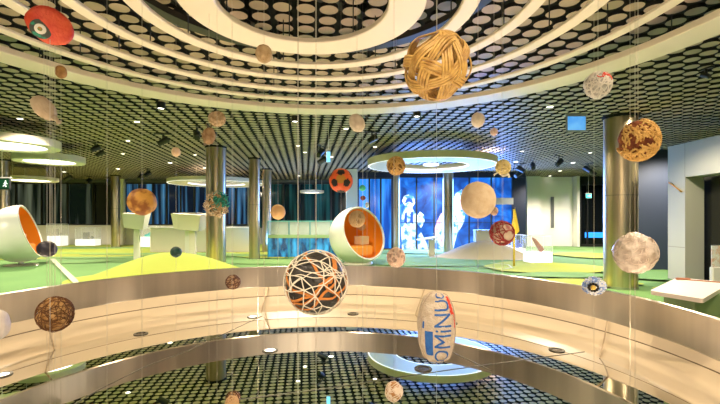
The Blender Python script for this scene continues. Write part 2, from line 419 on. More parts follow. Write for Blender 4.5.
# ================================================================= VIDEO WALL
vw = thing('video_wall', 'tall bright blue video wall showing white and pink clad players', 'video screen', (X(455,YS), YS, 0))
vx = X(455, YS)
b = MB(); b.box((X(398,YS)-vx, 0, .05), (X(512,YS)-vx, .12, 3.28)); 
sm = bpy.data.materials.new('screen_blue'); sm.use_nodes = True; nt = sm.node_tree; bs = nt.nodes['Principled BSDF']
tc = nt.nodes.new('ShaderNodeTexCoord'); n1 = nt.nodes.new('ShaderNodeTexNoise'); n1.inputs['Scale'].default_value = 1.6; n1.inputs['Detail'].default_value = 5; n1.inputs['Distortion'].default_value = .8
rp = nt.nodes.new('ShaderNodeValToRGB'); rp.color_ramp.elements[0].position = .36; rp.color_ramp.elements[0].color = (.004,.05,.30,1); rp.color_ramp.elements[1].position = .72; rp.color_ramp.elements[1].color = (.06,.42,.95,1)
e2 = rp.color_ramp.elements.new(.55); e2.color = (.008,.16,.75,1)
nt.links.new(tc.outputs['Object'], n1.inputs['Vector']); nt.links.new(n1.outputs['Fac'], rp.inputs[0]); nt.links.new(rp.outputs[0], bs.inputs['Emission Color'])
bs.inputs['Base Color'].default_value = (0.01,.01,.02,1); bs.inputs['Emission Strength'].default_value = .62; bs.inputs['Roughness'].default_value = .3
b.build('screen', sm, vw)
M_fw = mat('screen_white', (.62,.80,1.0), .5, emit=.42, col2=(.04,.20,.75), scale=3.2, thr=(.47,.60))
M_fp = mat('screen_pink', (.95,.25,.55), .5, emit=.45, col2=(.75,.70,1.0), scale=3.5, thr=(.4,.6))
M_fd = mat('screen_dark_blue', (.01,.06,.35), .5, emit=.5)
def shape(pts, m, name, dz=.01):
    b = MB(); P = [at(x, y, YS) for x, y in pts]; P = [Vector((p.x-vx, 0, p.z)) for p in P]; n = len(P)
    vs = [p+Vector((0,-dz,0)) for p in P]+[p for p in P]
    b.add(vs, [tuple(range(n))]+[(i, n+i, n+(i+1)%n, (i+1)%n) for i in range(n)]); b.build(name, m, vw)
shape([(402,250),(401,228),(402,214),(405,206),(402,201),(404,196),(409,194.5),(414,197),(415,203),(412,208),(416,214),(417,230),(416,250)], M_fw, 'white_figure')
shape([(404.5,204),(406.5,199),(409.5,197.5),(412.5,200),(413,204),(409,201.5)], M_fd, 'figure_dark_area', .02)  # dark blue areas within the white player picture
shape([(404,222),(405,213),(407,212),(407,224)], M_fd, 'figure_dark_area', .02)
shape([(410,222),(411,212),(413,212),(413,224)], M_fd, 'figure_dark_area', .02)
shape([(417.5,224),(417,216),(420,211.5),(424,215),(424.5,222),(421,228)], M_fw, 'white_figure')
shape([(418,250),(417,236),(421,232),(427,244),(428,250)], M_fw, 'white_figure')
shape([(428,250),(433,236),(436,224),(441,214),(452,203),(456,193),(462,189),(463,198),(466,206),(464,222),(457,234),(453,250)], M_fw, 'white_figure')
shape([(433,234),(437,221),(442,213),(444,214),(440,224),(436,236)], M_fp, 'pink_stripe', .02)
shape([(440,246),(443,226),(447,218),(450,219),(446,232),(443,247)], M_fp, 'pink_stripe', .02)
shape([(452,206),(456,199),(463,200),(464,208),(457,212)], M_fp, 'pink_stripe', .02)
b = MB()
for px in (416.5, 434, 469, 491): b.box((X(px,YS)-vx-.03, -.05, .05), (X(px,YS)-vx+.03, 0, 3.28))
b.box((X(398,YS)-vx, -.03, .62+.6), (X(512,YS)-vx, 0, .64+.6)); b.build('frame_bar', M_blackm, vw)
b = MB(); b.box((X(492,YS)-vx, -.3, 2.05), (X(511,YS)-vx, -.2, 2.35)); b.build('header_panel', M_grey, vw)
lamp('AREA', 'screen_glow', (X(450,YS), YS-.4, 1.7), 620, (.12,.30,1.0), 5.2, (-PI/2,0,0), size_y=3.0)
lamp('AREA', 'screen_glow', (X(300,16), 16.8, .5), 60, (.10,.35,1.0), 3.5, (PI*.85,0,0), size_y=.8)

# ================================================================= CEILING LAMPS
def ring_lamp(px, py, h, w, lab, thick=.22, hole=.0):
    Y = F*(h)/(HY-py); R = w/2/F*Y; c = Vector((X(px,Y), Y, EYE+h))
    t = thing('ring_lamp', lab, 'ceiling lamp', c, 0, 'round suspended lamps')
    b = MB()
    if hole:
        b.lathe([(R,.01),(R-.02,0),(R-.85,0),(R-.85,.01),(R-.85,thick),(R,thick)], 72, closed=True); b.build('lamp_body', M_cream, t)
        b = MB(); b.lathe([(R-.89,.0),(R-.85,.0),(R-.85,.05),(R-.89,.05)], 72, closed=True); b.build('light_line', M_glow, t)
        b = MB(); b.lathe([(R-.02,-.004),(R-.05,-.004),(R-.05,.0),(R-.02,.0)], 72, closed=True); b.build('light_line', M_glow, t)
        b = MB(); b.lathe([(.0001,.03),(.25,.03),(.25,.08),(.0001,.08)], 32); b.build('centre_lamp', M_glow, t)
    else:
        b.lathe([(R*.72,.03),(R*.74,0),(R-.02,0),(R,.02),(R,thick),(.001,thick)], 72); b.build('lamp_body', M_cream, t)
        b = MB(); b.lathe([(.0001,.028),(R*.73,.028)], 72); b.build('diffuser', M_lampface, t)
    for k in range(3):
        a = 2*PI*k/3+.4; q = R-.25 if hole else R*.85; b = MB(); b.tube([(q*math.cos(a), q*math.sin(a), thick),(q*math.cos(a), q*math.sin(a), CEIL+.02-EYE-h)], .008, 5); b.build('suspension_cable', M_wire, t)
    return t
ring_lamp(10, 147, 1.6, 84, 'nearest round white drum lamp, cut by the photo edge on the far left', .18)
ring_lamp(50, 162.5, 1.6, 60, 'round white drum lamp just below and beyond the nearest one on the left', .18)
ring_lamp(31, 181, 1.5, 46, 'farthest round white drum lamp at the left over the windows', .14)
ring_lamp(217, 184, 1.55, 92, 'large flat ring lamp passing behind the column with the teal ball', .16, 1)
ring_lamp(431, 166.3, 1.66, 127, 'largest ring lamp with glowing edge, hung before the blue screen', .20, 1)
ring_lamp(312, 193, 1.22, 24, 'small distant round lamp over the stairwell railing', .12)

def downlight(px, py, lab, big=False):
    if big:
        Y = F*(CEIL-.12-EYE)/(HY-py); p = Vector((X(px,Y), Y, CEIL-.12)); r = .075
        t = thing('downlight', lab, 'downlight', p, 0, 'cylinder downlights')
        b = MB(); b.lathe([(r*.7,.015),(r,.0),(r,.14),(.001,.14)], 20); b.build('housing', M_creamw if big == 2 else M_blackm, t)
        b = MB(); b.lathe([(.0001,.012),(r*.7,.012)], 20); b.build('lens', M_spot, t)
    else:
        Y = F*(CEIL-.012-EYE)/(HY-py); p = Vector((X(px,Y), Y, CEIL-.012)); r = .07 if Y < 14 else .10
        t = thing('downlight', lab, 'downlight', p, 0, 'small recessed ceiling spots')
        b = MB(); b.lathe([(r*.8,0),(r,.004),(r,.03)], 14); b.build('rim', M_creamw, t)
        b = MB(); b.lathe([(.0001,.003),(r*.8,.003)], 14); b.build('lens', M_spot, t)
    return p
for px, py, lab in [(161,109,'cylinder downlight just beyond the outermost ring, left of the column'),(295,122,'cylinder downlight above the soccer ball at the ring edge'),
                    (417,117,'cylinder downlight between the white oval ball and the cane ball'),(180,24,'cylinder downlight glowing between the inner rings at the upper left')]:
    downlight(px, py, lab, 1)
for px, py, w in [(20,119,'at the upper left above the first drum lamp'),(137,122,'above the orange brown ball at left'),(128,141,'left of the small peach ball'),(123,154,'near the left track lamps'),
                  (195,155,'beside the column top'),(170,163,'over the second window bay'),(205,168,'close to the large flat ring lamp'),(346,129,'just beside the white oval ball'),
                  (298,146,'in the stripes over the stair railing'),(305,152.5,'second in the stripes over the stair railing'),(331,157,'beside the narrow cyan sign'),(299,176,'far along the stripes over the stairwell'),
                  (375,147,'in front of the largest ring lamp'),(522,151.5,'beyond the yellow net ball'),(590,153,'before the dark glass door, nearest'),(573,163,'before the dark glass door, second'),
                  (560,171,'before the white door, third of the row'),(550,176,'over the white door, fourth of the row'),(592,177,'over the dark glass door'),(550,107,'left of the blue lit sign'),
                  (118,169,'over the slim distant column'),(64,172,'between the left drum lamps'),(516,162,'past the end of the largest ring lamp')]:
    downlight(px, py, 'tiny lit ceiling spot '+w)
def track_spot(px, py, lab, s=1.0, rz=0.0):
    Y = F*(CEIL-.14-EYE)/(HY-py); t = thing('track_spotlight', lab, 'spotlight', (X(px,Y), Y, CEIL-.02), rz, 'black ceiling track spotlights')
    b = MB(); b.box((-.16*s,-.025,.0),(.16*s,.025,.04)); b.build('mount', M_blackm, t)
    b = MB(); b.tube([(0,0,0),(0,0,-.10*s)], .02, 6); b.build('stem', M_blackm, t)
    b = MB(); M = Matrix.Translation((0,0,-.14*s)) @ Matrix.Rotation(1.0,4,'Y'); b.lathe([(.001,-.11*s),(.05*s,-.10*s),(.065*s,.10*s),(.05*s,.11*s),(.04*s,.08*s),(.001,.07*s)], 14, M=M); b.build('lamp_head', M_blackm, t)
for px, py, s, w in [(95,147,1.2,'left of the small peach ball, nearest of its pair'),(100,152,1.2,'left of the small peach ball, farther of its pair'),(197,133,1.3,'beside the brown leather ball'),(163,139,1.3,'above the small peach ball'),
                     (140,175,1.6,'above the orange brown ball'),(147,172,1.6,'above and beyond the orange brown ball'),(110,180,1.6,'near the slim distant column'),(88,179,1.6,'over the black window bay'),
                     (68,176,1.6,'over the left windows'),(320,150,1.5,'in the stripes by the narrow cyan sign'),(322,158,1.5,'lower of the two by the narrow cyan sign'),(372,137,1.2,'just beyond the white oval ball'),
                     (533,164,1.5,'right of the yellow net ball'),(521,167,1.5,'close by the yellow net ball'),(518,172,1.6,'under the yellow net ball'),(559,160,1.5,'over the white door'),
                     (588,167,1.6,'over the dark glass door'),(592,170,1.6,'beside the dark glass door'),(706,78,.6,'at the upper right among the discs'),(640,128,1.0,'behind the top of the straw ball')]:
    track_spot(px, py, 'black track spotlight on the ceiling '+w, s, random.uniform(0, 3))

# signs
def hang_sign(px, py, w, h, Y, m, lab, marks=None, mframe=None):
    c = at(px, py, Y); t = thing('hanging_sign', lab, 'sign', c)
    W, H = w/F*Y/2, h/F*Y/2
    b = MB(); b.rbox((-W,-.02,-H),(W,.02,H), .01); b.build('sign_box', mframe or M_grey, t)
    b = MB(); b.box((-W*.88,-.026,-H*.84),(W*.88,-.02,H*.84)); b.build('lit_face', m, t)
    b = MB(); b.rbox((-W*1.08,-.03,H),(W*1.08,.03,H*1.25), .01); b.build('top_housing', M_grey, t)
    b = MB(); b.tube([(0,0,H*1.2),(0,0,CEIL+.2-c.z)], .006, 5); b.build('suspension_rod', M_wire, t)
    return t, W, H
hang_sign(576, 123.5, 20, 16, 7.5, mat('sign_blue', (.06,.30,.85), .4, emit=.45, col2=(.16,.48,.95), scale=3), 'blue lit rectangular sign hanging under the disc ceiling')
hang_sign(328.5, 157, 4, 12, 9.0, mat('sign_cyan', (.15,.60,.95), .4, emit=.9), 'narrow cyan lit sign seen edge on beside black track spotlights')
t, W, H = hang_sign(2, 184, 17, 11, 9.0, mat('sign_green_dark', (.004,.045,.02), .4), 'dark green exit sign with white pictogram at the far left', mframe=M_blackm)
b = MB()
b.sphere((W*.55,-.03,H*.45), (.016,.004,.016), 8, 6); b.tube([(W*.55,-.03,H*.3),(W*.45,-.03,-H*.15)], .013, 5); b.tube([(W*.45,-.03,-H*.15),(W*.62,-.03,-H*.5)], .009, 5); b.tube([(W*.45,-.03,-H*.15),(W*.25,-.03,-H*.45)], .009, 5)
b.tube([(W*.55,-.03,H*.2),(W*.75,-.03,-H*.0)], .007, 5); b.tube([(W*.55,-.03,H*.2),(W*.32,-.03,H*.05)], .007, 5)
b.build('pictogram', mat('sign_white', (.8,.9,.85), .4, emit=.6), t)
t, W, H = hang_sign(588.5, 196, 6, 4.5, 19.5, mat('sign_teal', (.02,.50,.40), .4, emit=1.0), 'small teal lit exit sign in front of the dark glass door')
b = MB(); b.tube([(-W*.5,-.03,0),(W*.2,-.03,0)], .012, 5); b.tube([(W*.2,-.03,H*.4),(W*.55,-.03,0),(W*.2,-.03,-H*.4)], .012, 5); b.build('arrow', mat('sign_white', (.8,.9,.85), .4, emit=.6), t)

# ================================================================= FURNITURE AND EXHIBITS
def egg_chair(px, py_top, py_base, Y, yaw, tilt, lab, R=.86, cut=.42, stand=.0):
    p = Vector((X(px,Y), Y, 0)); t = thing('egg_chair', lab, 'egg chair', p, 0, 'white and orange egg chairs')
    zc = stand+R*.98
    M = Matrix.Translation((0,0,zc)) @ Matrix.Rotation(yaw, 4, 'Z') @ Matrix.Rotation(PI/2-tilt, 4, 'Y')   # local +Z -> opening direction
    b = MB(); prof = []
    tmax = math.acos(cut)
    for i in range(29):
        a = PI-(PI-tmax)*i/28; k = 1.0; prof.append((max(R*math.sin(a), .0001), R*math.cos(a)*1.0))
    b.lathe(prof, 56, M=M); b.build('shell', M_white, t)
    Ri = R-.055; ip = []
    for i in range(29):
        a = PI-(PI-tmax)*i/28; ip.append((max(Ri*math.sin(a), .0001), Ri*math.cos(a)))
    b = MB(); b.lathe(ip, 56, M=M); b.build('lining', M_orange, t)
    r0, z0 = prof[-1]; r1, z1 = ip[-1]
    b = MB(); b.lathe([(r0,z0-.002),(r0+.01,z0+.012),((r0+r1)/2,z0+.02),(r1,z1+.0)], 56, M=M); b.build('rim', M_white, t)
    b = MB(); Mi = Matrix.Translation((0,0,zc)) @ Matrix.Rotation(yaw, 4, 'Z')
    b.rbox((-.50,-.42,-.62),(.28,.42,-.30), .10, M=Mi); b.build('seat_cushion', mat('orange_cushion', (.92,.36,.05), .8), t)
    b = MB(); b.rbox((-.30,.10,-.28),(.02,.48,-.02), .02, M=Mi); b.build('side_table', mat('tan_box', (.75,.5,.28), .6), t)
    b = MB(); d = Vector((-.48,.62,.28)).normalized(); Ms = Mi @ Matrix.Translation(d*(Ri-.03)) @ d.to_track_quat('Z','Y').to_matrix().to_4x4()
    b.lathe([(.0001,-.03),(.13,-.03),(.14,.0),(.14,.02)], 24, M=Ms); b.build('speaker', mat('tan_speaker', (.72,.42,.22), .7, bump=.4, bscale=80), t)
    if stand > .06:
        b = MB(); b.lathe([(.001,0),(.42,0),(.43,.015),(.40,.03),(.07,.05),(.06,stand+.06)], 40); b.build('pedestal', M_steel, t)
    else:
        b = MB(); b.lathe([(.45,0),(.47,.02),(.40,.10),(.30,.14)], 40); b.build('base_plate', M_creamw, t)
    return t
egg_chair(358, 211, 264, 13.0, math.radians(-46), math.radians(19), 'white egg chair with orange lining in the middle beside the glass railing', .90, .34)
egg_chair(21, 210, 262, 12.6, math.radians(25), math.radians(18), 'white egg chair with orange lining on a round foot at the far left', .86, .30, .12)

def lectern(px, pyb, Y, lab, hw=.30, rz=0.0, head_h=.50, z=1.10, postw=.09, poff=0.0):
    t = thing('exhibit_lectern', lab, 'lectern', (X(px,Y), Y, 0), rz, 'cream lecterns with boxed heads')
    b = MB(); b.rbox((-postw+poff,-.05,0),(postw+poff,.05,z+.05), .012); b.build('post', M_creamw, t)
    b = MB(); w = hw
    vs = [(-w*.95,-.26,z+.04),(w*.85,-.18,z-.04),(w*.8,.2,z),(-w*.8,.2,z),(-w*1.05,-.34,z+head_h*.98),(w*1.15,-.26,z+head_h*.88),(w*1.1,.26,z+head_h),(-w,.26,z+head_h*1.06)]
    b.add(vs, [(0,3,2,1),(4,5,6,7),(0,1,5,4),(1,2,6,5),(2,3,7,6),(3,0,4,7)]); b.build('box_head', M_creamw, t)
    b = MB(); b.box((-w*.7,-.16,z+head_h*.95),(w*.7,.14,z+head_h*1.05)); b.build('screen_recess', M_grey, t)
    return t
lectern(137, 262, 13.4, 'cream lectern with a boxed head on a thin post below the orange brown ball', .30, .1)
t = lectern(191, 262, 12.6, 'cream lectern with a wide open box head left of the bronze column', .42, -.2, .50, 1.08, .10, .06)
b = MB(); b.rbox((-.30,.12,0),(.02,.20,1.06), .02); b.build('side_panel', M_white, t)

def showcase(px, pyt, pyb, w, lab, depth=.5, base=.45, rz=0.0, item=None, base_m=None, Y=None):
    Y = min(Y or EYE*F/(pyb-HY), 21.6); H = (pyb-pyt)/F*Y; W = w/F*Y/2; zb = H*base
    t = thing('display_case', lab, 'display case', (X(px,Y), Y+depth/2, 0), rz, 'white display cases with glass tops')
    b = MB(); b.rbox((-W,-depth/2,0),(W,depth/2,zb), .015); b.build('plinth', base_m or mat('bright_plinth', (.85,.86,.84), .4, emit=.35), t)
    b = MB(); b.box((-W,-depth/2,zb),(W,depth/2,H)); b.build('glass_cover', M_glass, t)
    b = MB(); r = .006
    for x in (-W,W):
        for y in (-depth/2, depth/2): b.tube([(x,y,zb),(x,y,H)], r, 4)
    for z in (H,):
        b.tube([(-W,-depth/2,z),(W,-depth/2,z),(W,depth/2,z),(-W,depth/2,z)], r, 4, closed=True)
    b.build('edge_trim', mat('edge_white', (.85,.9,.9), .4), t)
    if item:
        b = MB(); k, c = item
        if k == 'bar': b.tube([(-W*.5,0,H*.92),(-W*.25,0,zb+(H-zb)*.7),(W*.3,-.05,zb+.04),(W*.35,-.05,zb+.02)], [.03,.06,.09,.04], 10)
        elif k == 'boot':
            b.tube([(-W*.5,0,zb+.05),(0,0,zb+.12),(W*.4,0,zb+.30)], [.05,.07,.05], 8); b.tube([(-W*.5,0,zb+.05),(-W*.2,.02,zb+.02),(W*.5,0,zb+.04)], [.03,.05,.03], 8)
        else:
            b.rbox((-W*.5,-.05,zb),(W*.1,.05,zb+(H-zb)*.6), .02); b.sphere((W*.4,0,zb+.09), .08, 10, 8)
        o = b.build('exhibit', mat('exhibit_'+k+str(round(c[0],2)), c, .5), None)
        o.location = t.location; o.rotation_euler = t.rotation_euler
        nm = {'bar':'museum_relic','boot':'museum_trophy','blk':'museum_model'}[k]; o.name = nm
        tag(o, item_lab[0], 'exhibit')
    return t
item_lab = ['']
def case(*a, ilab='', **k):
    item_lab[0] = ilab; return showcase(*a, **k)
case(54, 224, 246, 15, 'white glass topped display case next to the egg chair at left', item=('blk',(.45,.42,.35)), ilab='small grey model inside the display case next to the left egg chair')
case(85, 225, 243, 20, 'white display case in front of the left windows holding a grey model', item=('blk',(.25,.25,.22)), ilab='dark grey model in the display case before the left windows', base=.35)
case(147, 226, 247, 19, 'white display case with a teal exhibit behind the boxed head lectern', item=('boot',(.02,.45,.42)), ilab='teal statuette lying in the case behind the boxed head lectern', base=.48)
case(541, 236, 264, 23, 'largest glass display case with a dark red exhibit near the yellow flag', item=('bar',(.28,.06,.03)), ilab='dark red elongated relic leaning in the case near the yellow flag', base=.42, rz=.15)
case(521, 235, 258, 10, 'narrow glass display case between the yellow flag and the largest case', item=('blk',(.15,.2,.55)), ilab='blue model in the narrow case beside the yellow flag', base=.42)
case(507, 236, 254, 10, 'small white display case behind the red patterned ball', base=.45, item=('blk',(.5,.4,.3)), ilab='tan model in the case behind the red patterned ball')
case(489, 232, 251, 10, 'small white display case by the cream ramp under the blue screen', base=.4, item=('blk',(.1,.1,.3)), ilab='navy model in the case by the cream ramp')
# small exhibit stand before the portal
t = thing('poster_stand', 'small glass stand with an orange and white picture beside the portal', 'display stand', (X(716,8.4), 8.4, 0))
b = MB(); b.rbox((-.10,-.05,0),(.30,.05,.45), .02); b.build('plinth', M_white, t)
b = MB(); b.box((-.10,-.02,.45),(.30,.0,.88)); b.build('picture', mat('picture_print', (.75,.35,.18), .5, col2=(.8,.75,.65), scale=7, thr=(.45,.55)), t)
b = MB(); b.box((-.12,-.05,.45),(.32,-.03,.90)); b.build('glass_front', M_glass, t)
# yellow flag
Yf = 12.2
t = thing('corner_flag', 'yellow triangular flag on a slim yellow pole near the display cases', 'flag', (X(514,Yf), Yf, 0))
M_yel = mat('yellow_flag', (.72,.50,.04), .6)
b = MB(); b.tube([(0,0,0),(0,0,1.70)], .03, 10); b.build('pole', M_yel, t)
b = MB(); vs = [(-.02,0,1.74),(.02,0,1.76),(.16,-.06,1.05),(.10,.05,.93),(-.10,.02,1.02),(-.01,-.06,1.3)]
vs = [Vector(v) for v in [(-.10,.04,1.0),(.04,-.05,.95),(.17,.02,1.06),(.03,.0,1.76),(.05,.05,1.03)]]
b.add(vs, [(0,1,3),(1,2,3),(2,4,3),(4,0,3),(0,4,2,1)]); b.build('pennant', M_yel, t)
# reading table on slanted leg before the screen
Yt = 15.8
t = thing('reading_table', 'slanted cream reading table in front of the blue video wall', 'table', (X(431,Yt), Yt, 0))
b = MB(); b.rbox((-.10,-.08,0),(.14,.08,.62), .02); b.build('leg', M_creamw, t)
b = MB(); b.rbox((-.52,-.35,-.02),(.24,.35,.02), .01, M=Matrix.Translation((0,0,.68)) @ Matrix.Rotation(-.15,4,'Y')); b.build('table_top', M_creamw, t)
# big white table right
zt = .80; Pt = [ground(x, y, zt) for x, y in ((650,290.5),(677,277.5),(731,282.5),(703,299))]
cx = sum((p.x for p in Pt))/4; cy = sum((p.y for p in Pt))/4
t = thing('display_table', 'white slab topped table with a green grey base right beside the balustrade', 'table', (cx, cy, 0))
b = MB(); P = [Vector((p.x-cx, p.y-cy, 0)) for p in Pt]; n = 4
ring = []
for i in range(4):
    a, c0, d = P[i-1], P[i], P[(i+1)%4]
    u = (a-c0).normalized()*.04; w = (d-c0).normalized()*.04
    for k in range(5):
        q = k/4; ring.append(c0+u*(1-q)**2+w*q**2)
m = len(ring)
vs = [p+Vector((0,0,zt-.035)) for p in ring]+[p+Vector((0,0,zt)) for p in ring]
b.add(vs, [tuple(range(m)), tuple(range(2*m-1,m-1,-1))]+[(i,m+i,m+(i+1)%m,(i+1)%m) for i in range(m)]); b.build('table_top', mat('warm_white_top', (.86,.78,.70), .35), t)
b = MB(); a0 = P[0]*.55+P[3]*.45; Mx = Matrix.Translation((.12,.02,0)); b.rbox((-.22,-.20,0),(.62,.20,zt-.036), .02, M=Mx); b.build('base', mat('sage_base', (.22,.32,.13), .6), t)
b = MB(); q0, q1 = P[1]*.80+P[3]*.06, P[2]*.84; b.tube([q0+Vector((0,0,zt+.006)), q1+Vector((0,0,zt+.006))], .012, 6, flat=.5); b.tube([q0+Vector((-.04,-.01,zt+.01)), q0+Vector((.08,-.02,zt+.01))], .025, 8, flat=.5); b.build('inlay_strip', mat('copper_inlay', (.45,.17,.07), .5), t)
# cream counter behind the column
Yc = 17.5
t = thing('long_counter', 'long cream counter behind the bronze column and the teal ball', 'counter', (X(238,Yc), Yc, 0))
b = MB(); b.rbox((X(150,Yc)-X(238,Yc),0,0),(X(253,Yc)-X(238,Yc),.5,1.0), .02); b.build('counter_body', M_creamw, t)
b = MB(); b.rbox((X(148,Yc)-X(238,Yc),-.04,1.0),(X(254,Yc)-X(238,Yc),.54,1.06), .015); b.build('counter_top', M_white, t)
# lime mound and cream ramp
def mound(name, cx, cy, rx, ry, h, m, lab, cat, pw=1.6):
    b = MB(); vs = []; fs = []; NR, NA = 18, 64
    for i in range(NR+1):
        q = i/NR
        for j in range(NA):
            a = 2*PI*j/NA; k = 1+.07*math.sin(2*a+1)+.04*math.sin(3*a)
            z = h*(.5+.5*math.cos(PI*q))**pw*1.0
            vs.append((rx*q*k*math.cos(a), ry*q*k*math.sin(a), z+.03))
    for i in range(NR):
        for j in range(NA):
            j2 = (j+1) % NA; fs.append((i*NA+j, (i+1)*NA+j, (i+1)*NA+j2, i*NA+j2))
    b.add(vs, fs, 0, True)
    for j in range(NA): pass
    o = b.build(name, m, None, (cx, cy, -.025)); tag(o, lab, cat); return o
mound('turf_mound', X(172,9.9), 9.9, 2.25, 1.7, .62, M_lime, 'bright lime green turf mound in front of the bronze column', 'mound', .9)
mound('cream_ramp', X(484,15.3), 15.2, 1.9, 1.3, .60, mat('cream_carpet', (.44,.38,.25), .9), 'smooth cream ramp rising beside the yellow flag', 'ramp', .8)
t = thing('cream_block', 'cream box standing on top of the cream ramp', 'block', (X(482,15.6), 15.6, .55))
b = MB(); b.rbox((-.28,-.2,0),(.32,.2,.42), .03); b.build('block_body', M_creamw, t)
b = MB(); b.rbox((-.29,-.21,.42),(.33,.21,.45), .01); b.build('block_lid', M_white, t)
# glass railing round the stairs
Yg = 14.9; gx = X(309,Yg); x0, x1 = X(268,Yg)-gx, X(352,Yg)-gx
t = thing('stair_railing', 'glass railing with painted-in blue reflection around the stairwell left of the middle egg chair', 'railing', (gx, Yg, 0))
b = MB(); b.box((x0,0,.05),(x1,.03,.72)); b.build('lower_glass', mat('glass_blue_reflection', (.005,.05,.16), .06, alpha=.85, col2=(.04,.35,.75), scale=2.6, stretch=(2,1,.6), thr=(.42,.68), emit=.25), t)  # blue reflection painted into the pane, with some emission
b = MB(); b.box((x0,0,.84),(x1,.03,1.32)); b.build('upper_glass', mat('pale_glass_panel', (.45,.55,.48), .05, alpha=.45), t)
b = MB(); b.box((x0,-.02,.72),(x1,.06,.84)); b.build('slab_edge', mat('pale_green_edge', (.26,.40,.18), .5), t)
b = MB()
for k in range(5): xx = x0+(x1-x0)*k/4; b.box((xx-.015,-.01,0),(xx+.015,.04,1.32))
b.build('post', mat('teal_post', (.02,.22,.26), .3), t)
b = MB(); b.box((x0,-.01,1.32),(x1,.04,1.34)); b.build('top_edge', mat('teal_edge', (.10,.5,.45), .3), t)
t2 = thing('stair_upstand', 'low cream upstand behind the upper glass of the stair railing', 'parapet', (gx, Yg+1.2, 0))
b = MB(); b.rbox((x0,0,0),(x1,.2,1.12), .02); b.build('upstand_body', M_creamw, t2)
b = MB(); b.rbox((x0,-.03,1.12),(x1,.23,1.15), .01); b.build('cap', M_white, t2)

# ================================================================= HANGING BALLS
def wire(t, top=None, bottom=True, r=.0012, zc=0):
    p = t.location; b = MB()
    b.tube([(0,0,(MIR-p.z) if bottom else 0),(0,0,CEIL+.3-p.z)], r, 5); b.build('hanging_wire', M_wire, t)
def ball(px, py, Y, name, lab, group='hanging handmade balls', cat='ball', bottom=True):
    global KX; KX = 1/math.sqrt(1+((px-CX)/F)**2)
    t = thing(name, lab, cat, at(px, py, Y), 0, group); wire(t, bottom=bottom); return t
def lumpy(amp, fr, seed=0):
    o = Vector((seed*3.1, seed*1.7, seed)); return lambda d: amp*(noise.noise(d*fr+o)+.4*noise.noise(d*fr*2.3+o))
def rad(w, h, Y): return (w/2/F*Y*KX, (w+h)/4/F*Y*KX, h/2/F*Y)       # a ball off to the side looks wider than it is
def rotm(rx=0, ry=0, rz=0): return Matrix.Rotation(rz,3,'Z') @ Matrix.Rotation(ry,3,'Y') @ Matrix.Rotation(rx,3,'X')
def circ_pts(axis, R, off=0.0, n=48, wob=0.0, a0=0.0, a1=2*PI, ell=(1,1,1), seed=0):
    ax = Vector(axis).normalized(); u = ax.orthogonal().normalized(); w = ax.cross(u); rr = math.sqrt(max(0, 1-off*off)); out = []
    full = abs(a1-a0-2*PI) < 1e-6
    for i in range(n if full else n+1):
        a = a0+(a1-a0)*i/n; d = u*(rr*math.cos(a))+w*(rr*math.sin(a))+ax*off
        if wob: d = (d+Vector((noise.noise(d*2.1+Vector((seed,0,0))), noise.noise(d*2.1+Vector((0,seed,3))), noise.noise(d*2.1+Vector((5,0,seed)))))*wob).normalized()
        out.append(Vector((d.x*R*ell[0], d.y*R*ell[1], d.z*R*ell[2])))
    return out
def rdir(rnd): 
    z = rnd.uniform(-1,1); a = rnd.uniform(0,2*PI); s = math.sqrt(1-z*z); return Vector((s*math.cos(a), s*math.sin(a), z))
def simple(px, py, w, h, Y, name, lab, m, amp=.08, fr=2.0, rot=None, body='ball_body', seed=1, bottom=True, **k):
    t = ball(px, py, Y, name, lab, bottom=bottom, **k); b = MB(); b.sphere((0,0,0), rad(w,h,Y), 32, 22, fn=lumpy(amp,fr,seed), R=rot); b.build(body, m, t); return t

# 1 red painted, squashed
Y = 2.0; t = ball(50, 26, Y, 'red_ball', 'flattened red painted ball with a white and green target patch, high at left')
rr = 21.5/F*Y
nn = (Vector((0,0,EYE))-t.location).normalized(); nn = (nn+Vector((-.12,0,-.10))).normalized()
rx = nn.cross(Vector((0,0,1))).normalized()*-1; uu = nn.cross(rx).normalized(); cr, sr = math.cos(math.radians(-20)), math.sin(math.radians(-20))
rx, uu = rx*cr+uu*sr, uu*cr-rx*sr
Rm = Matrix((rx, uu, nn)).transposed()
b = MB(); b.sphere((0,0,0), (rr*.95, rr*.80, rr*.40), 40, 26, fn=lumpy(.05,2,3), R=Rm)
b.build('ball_body', mat('red_paint', (.55,.035,.015), .55, col2=(.66,.09,.03), scale=20, bump=.6, bscale=60), t)
cc = Rm @ Vector((-rr*.24, -rr*.26, rr*.355))
for r, z, m, nm in ((.42, .0, mat('dark_grey_patch', (.05,.06,.05), .7, col2=(.02,.28,.18), scale=25, thr=(.5,.6)), 'outer_patch'),(.26, .003, mat('white_patch', (.75,.72,.65), .7), 'middle_patch'),(.11, .006, mat('green_patch', (.02,.22,.10), .7, col2=(.55,.25,.05), scale=60), 'centre_patch')):
    b = MB(); b.lathe([(.0001,z+.006),(r*rr*.7,z+.005),(r*rr,z),(r*rr,z-.02)], 28, M=Matrix.Translation(cc) @ Matrix((rx, uu, (nn-rx*.28).normalized())).transposed().to_4x4()); b.build(nm, m, t)
M_tan = mat('tan_leather', (.42,.27,.13), .8, col2=(.58,.42,.24), scale=25, bump=.6, bscale=80)
M_brown = mat('brown_leather', (.26,.12,.03), .7, col2=(.45,.25,.07), scale=30, bump=.5, bscale=90)
M_pale = mat('pale_rubber', (.62,.50,.36), .8, col2=(.75,.64,.50), scale=20, bump=.6, bscale=70)
simple(61,72,13,13,2.6,'brown_ball','small plain brown ball just below the red ball', M_brown, .04)
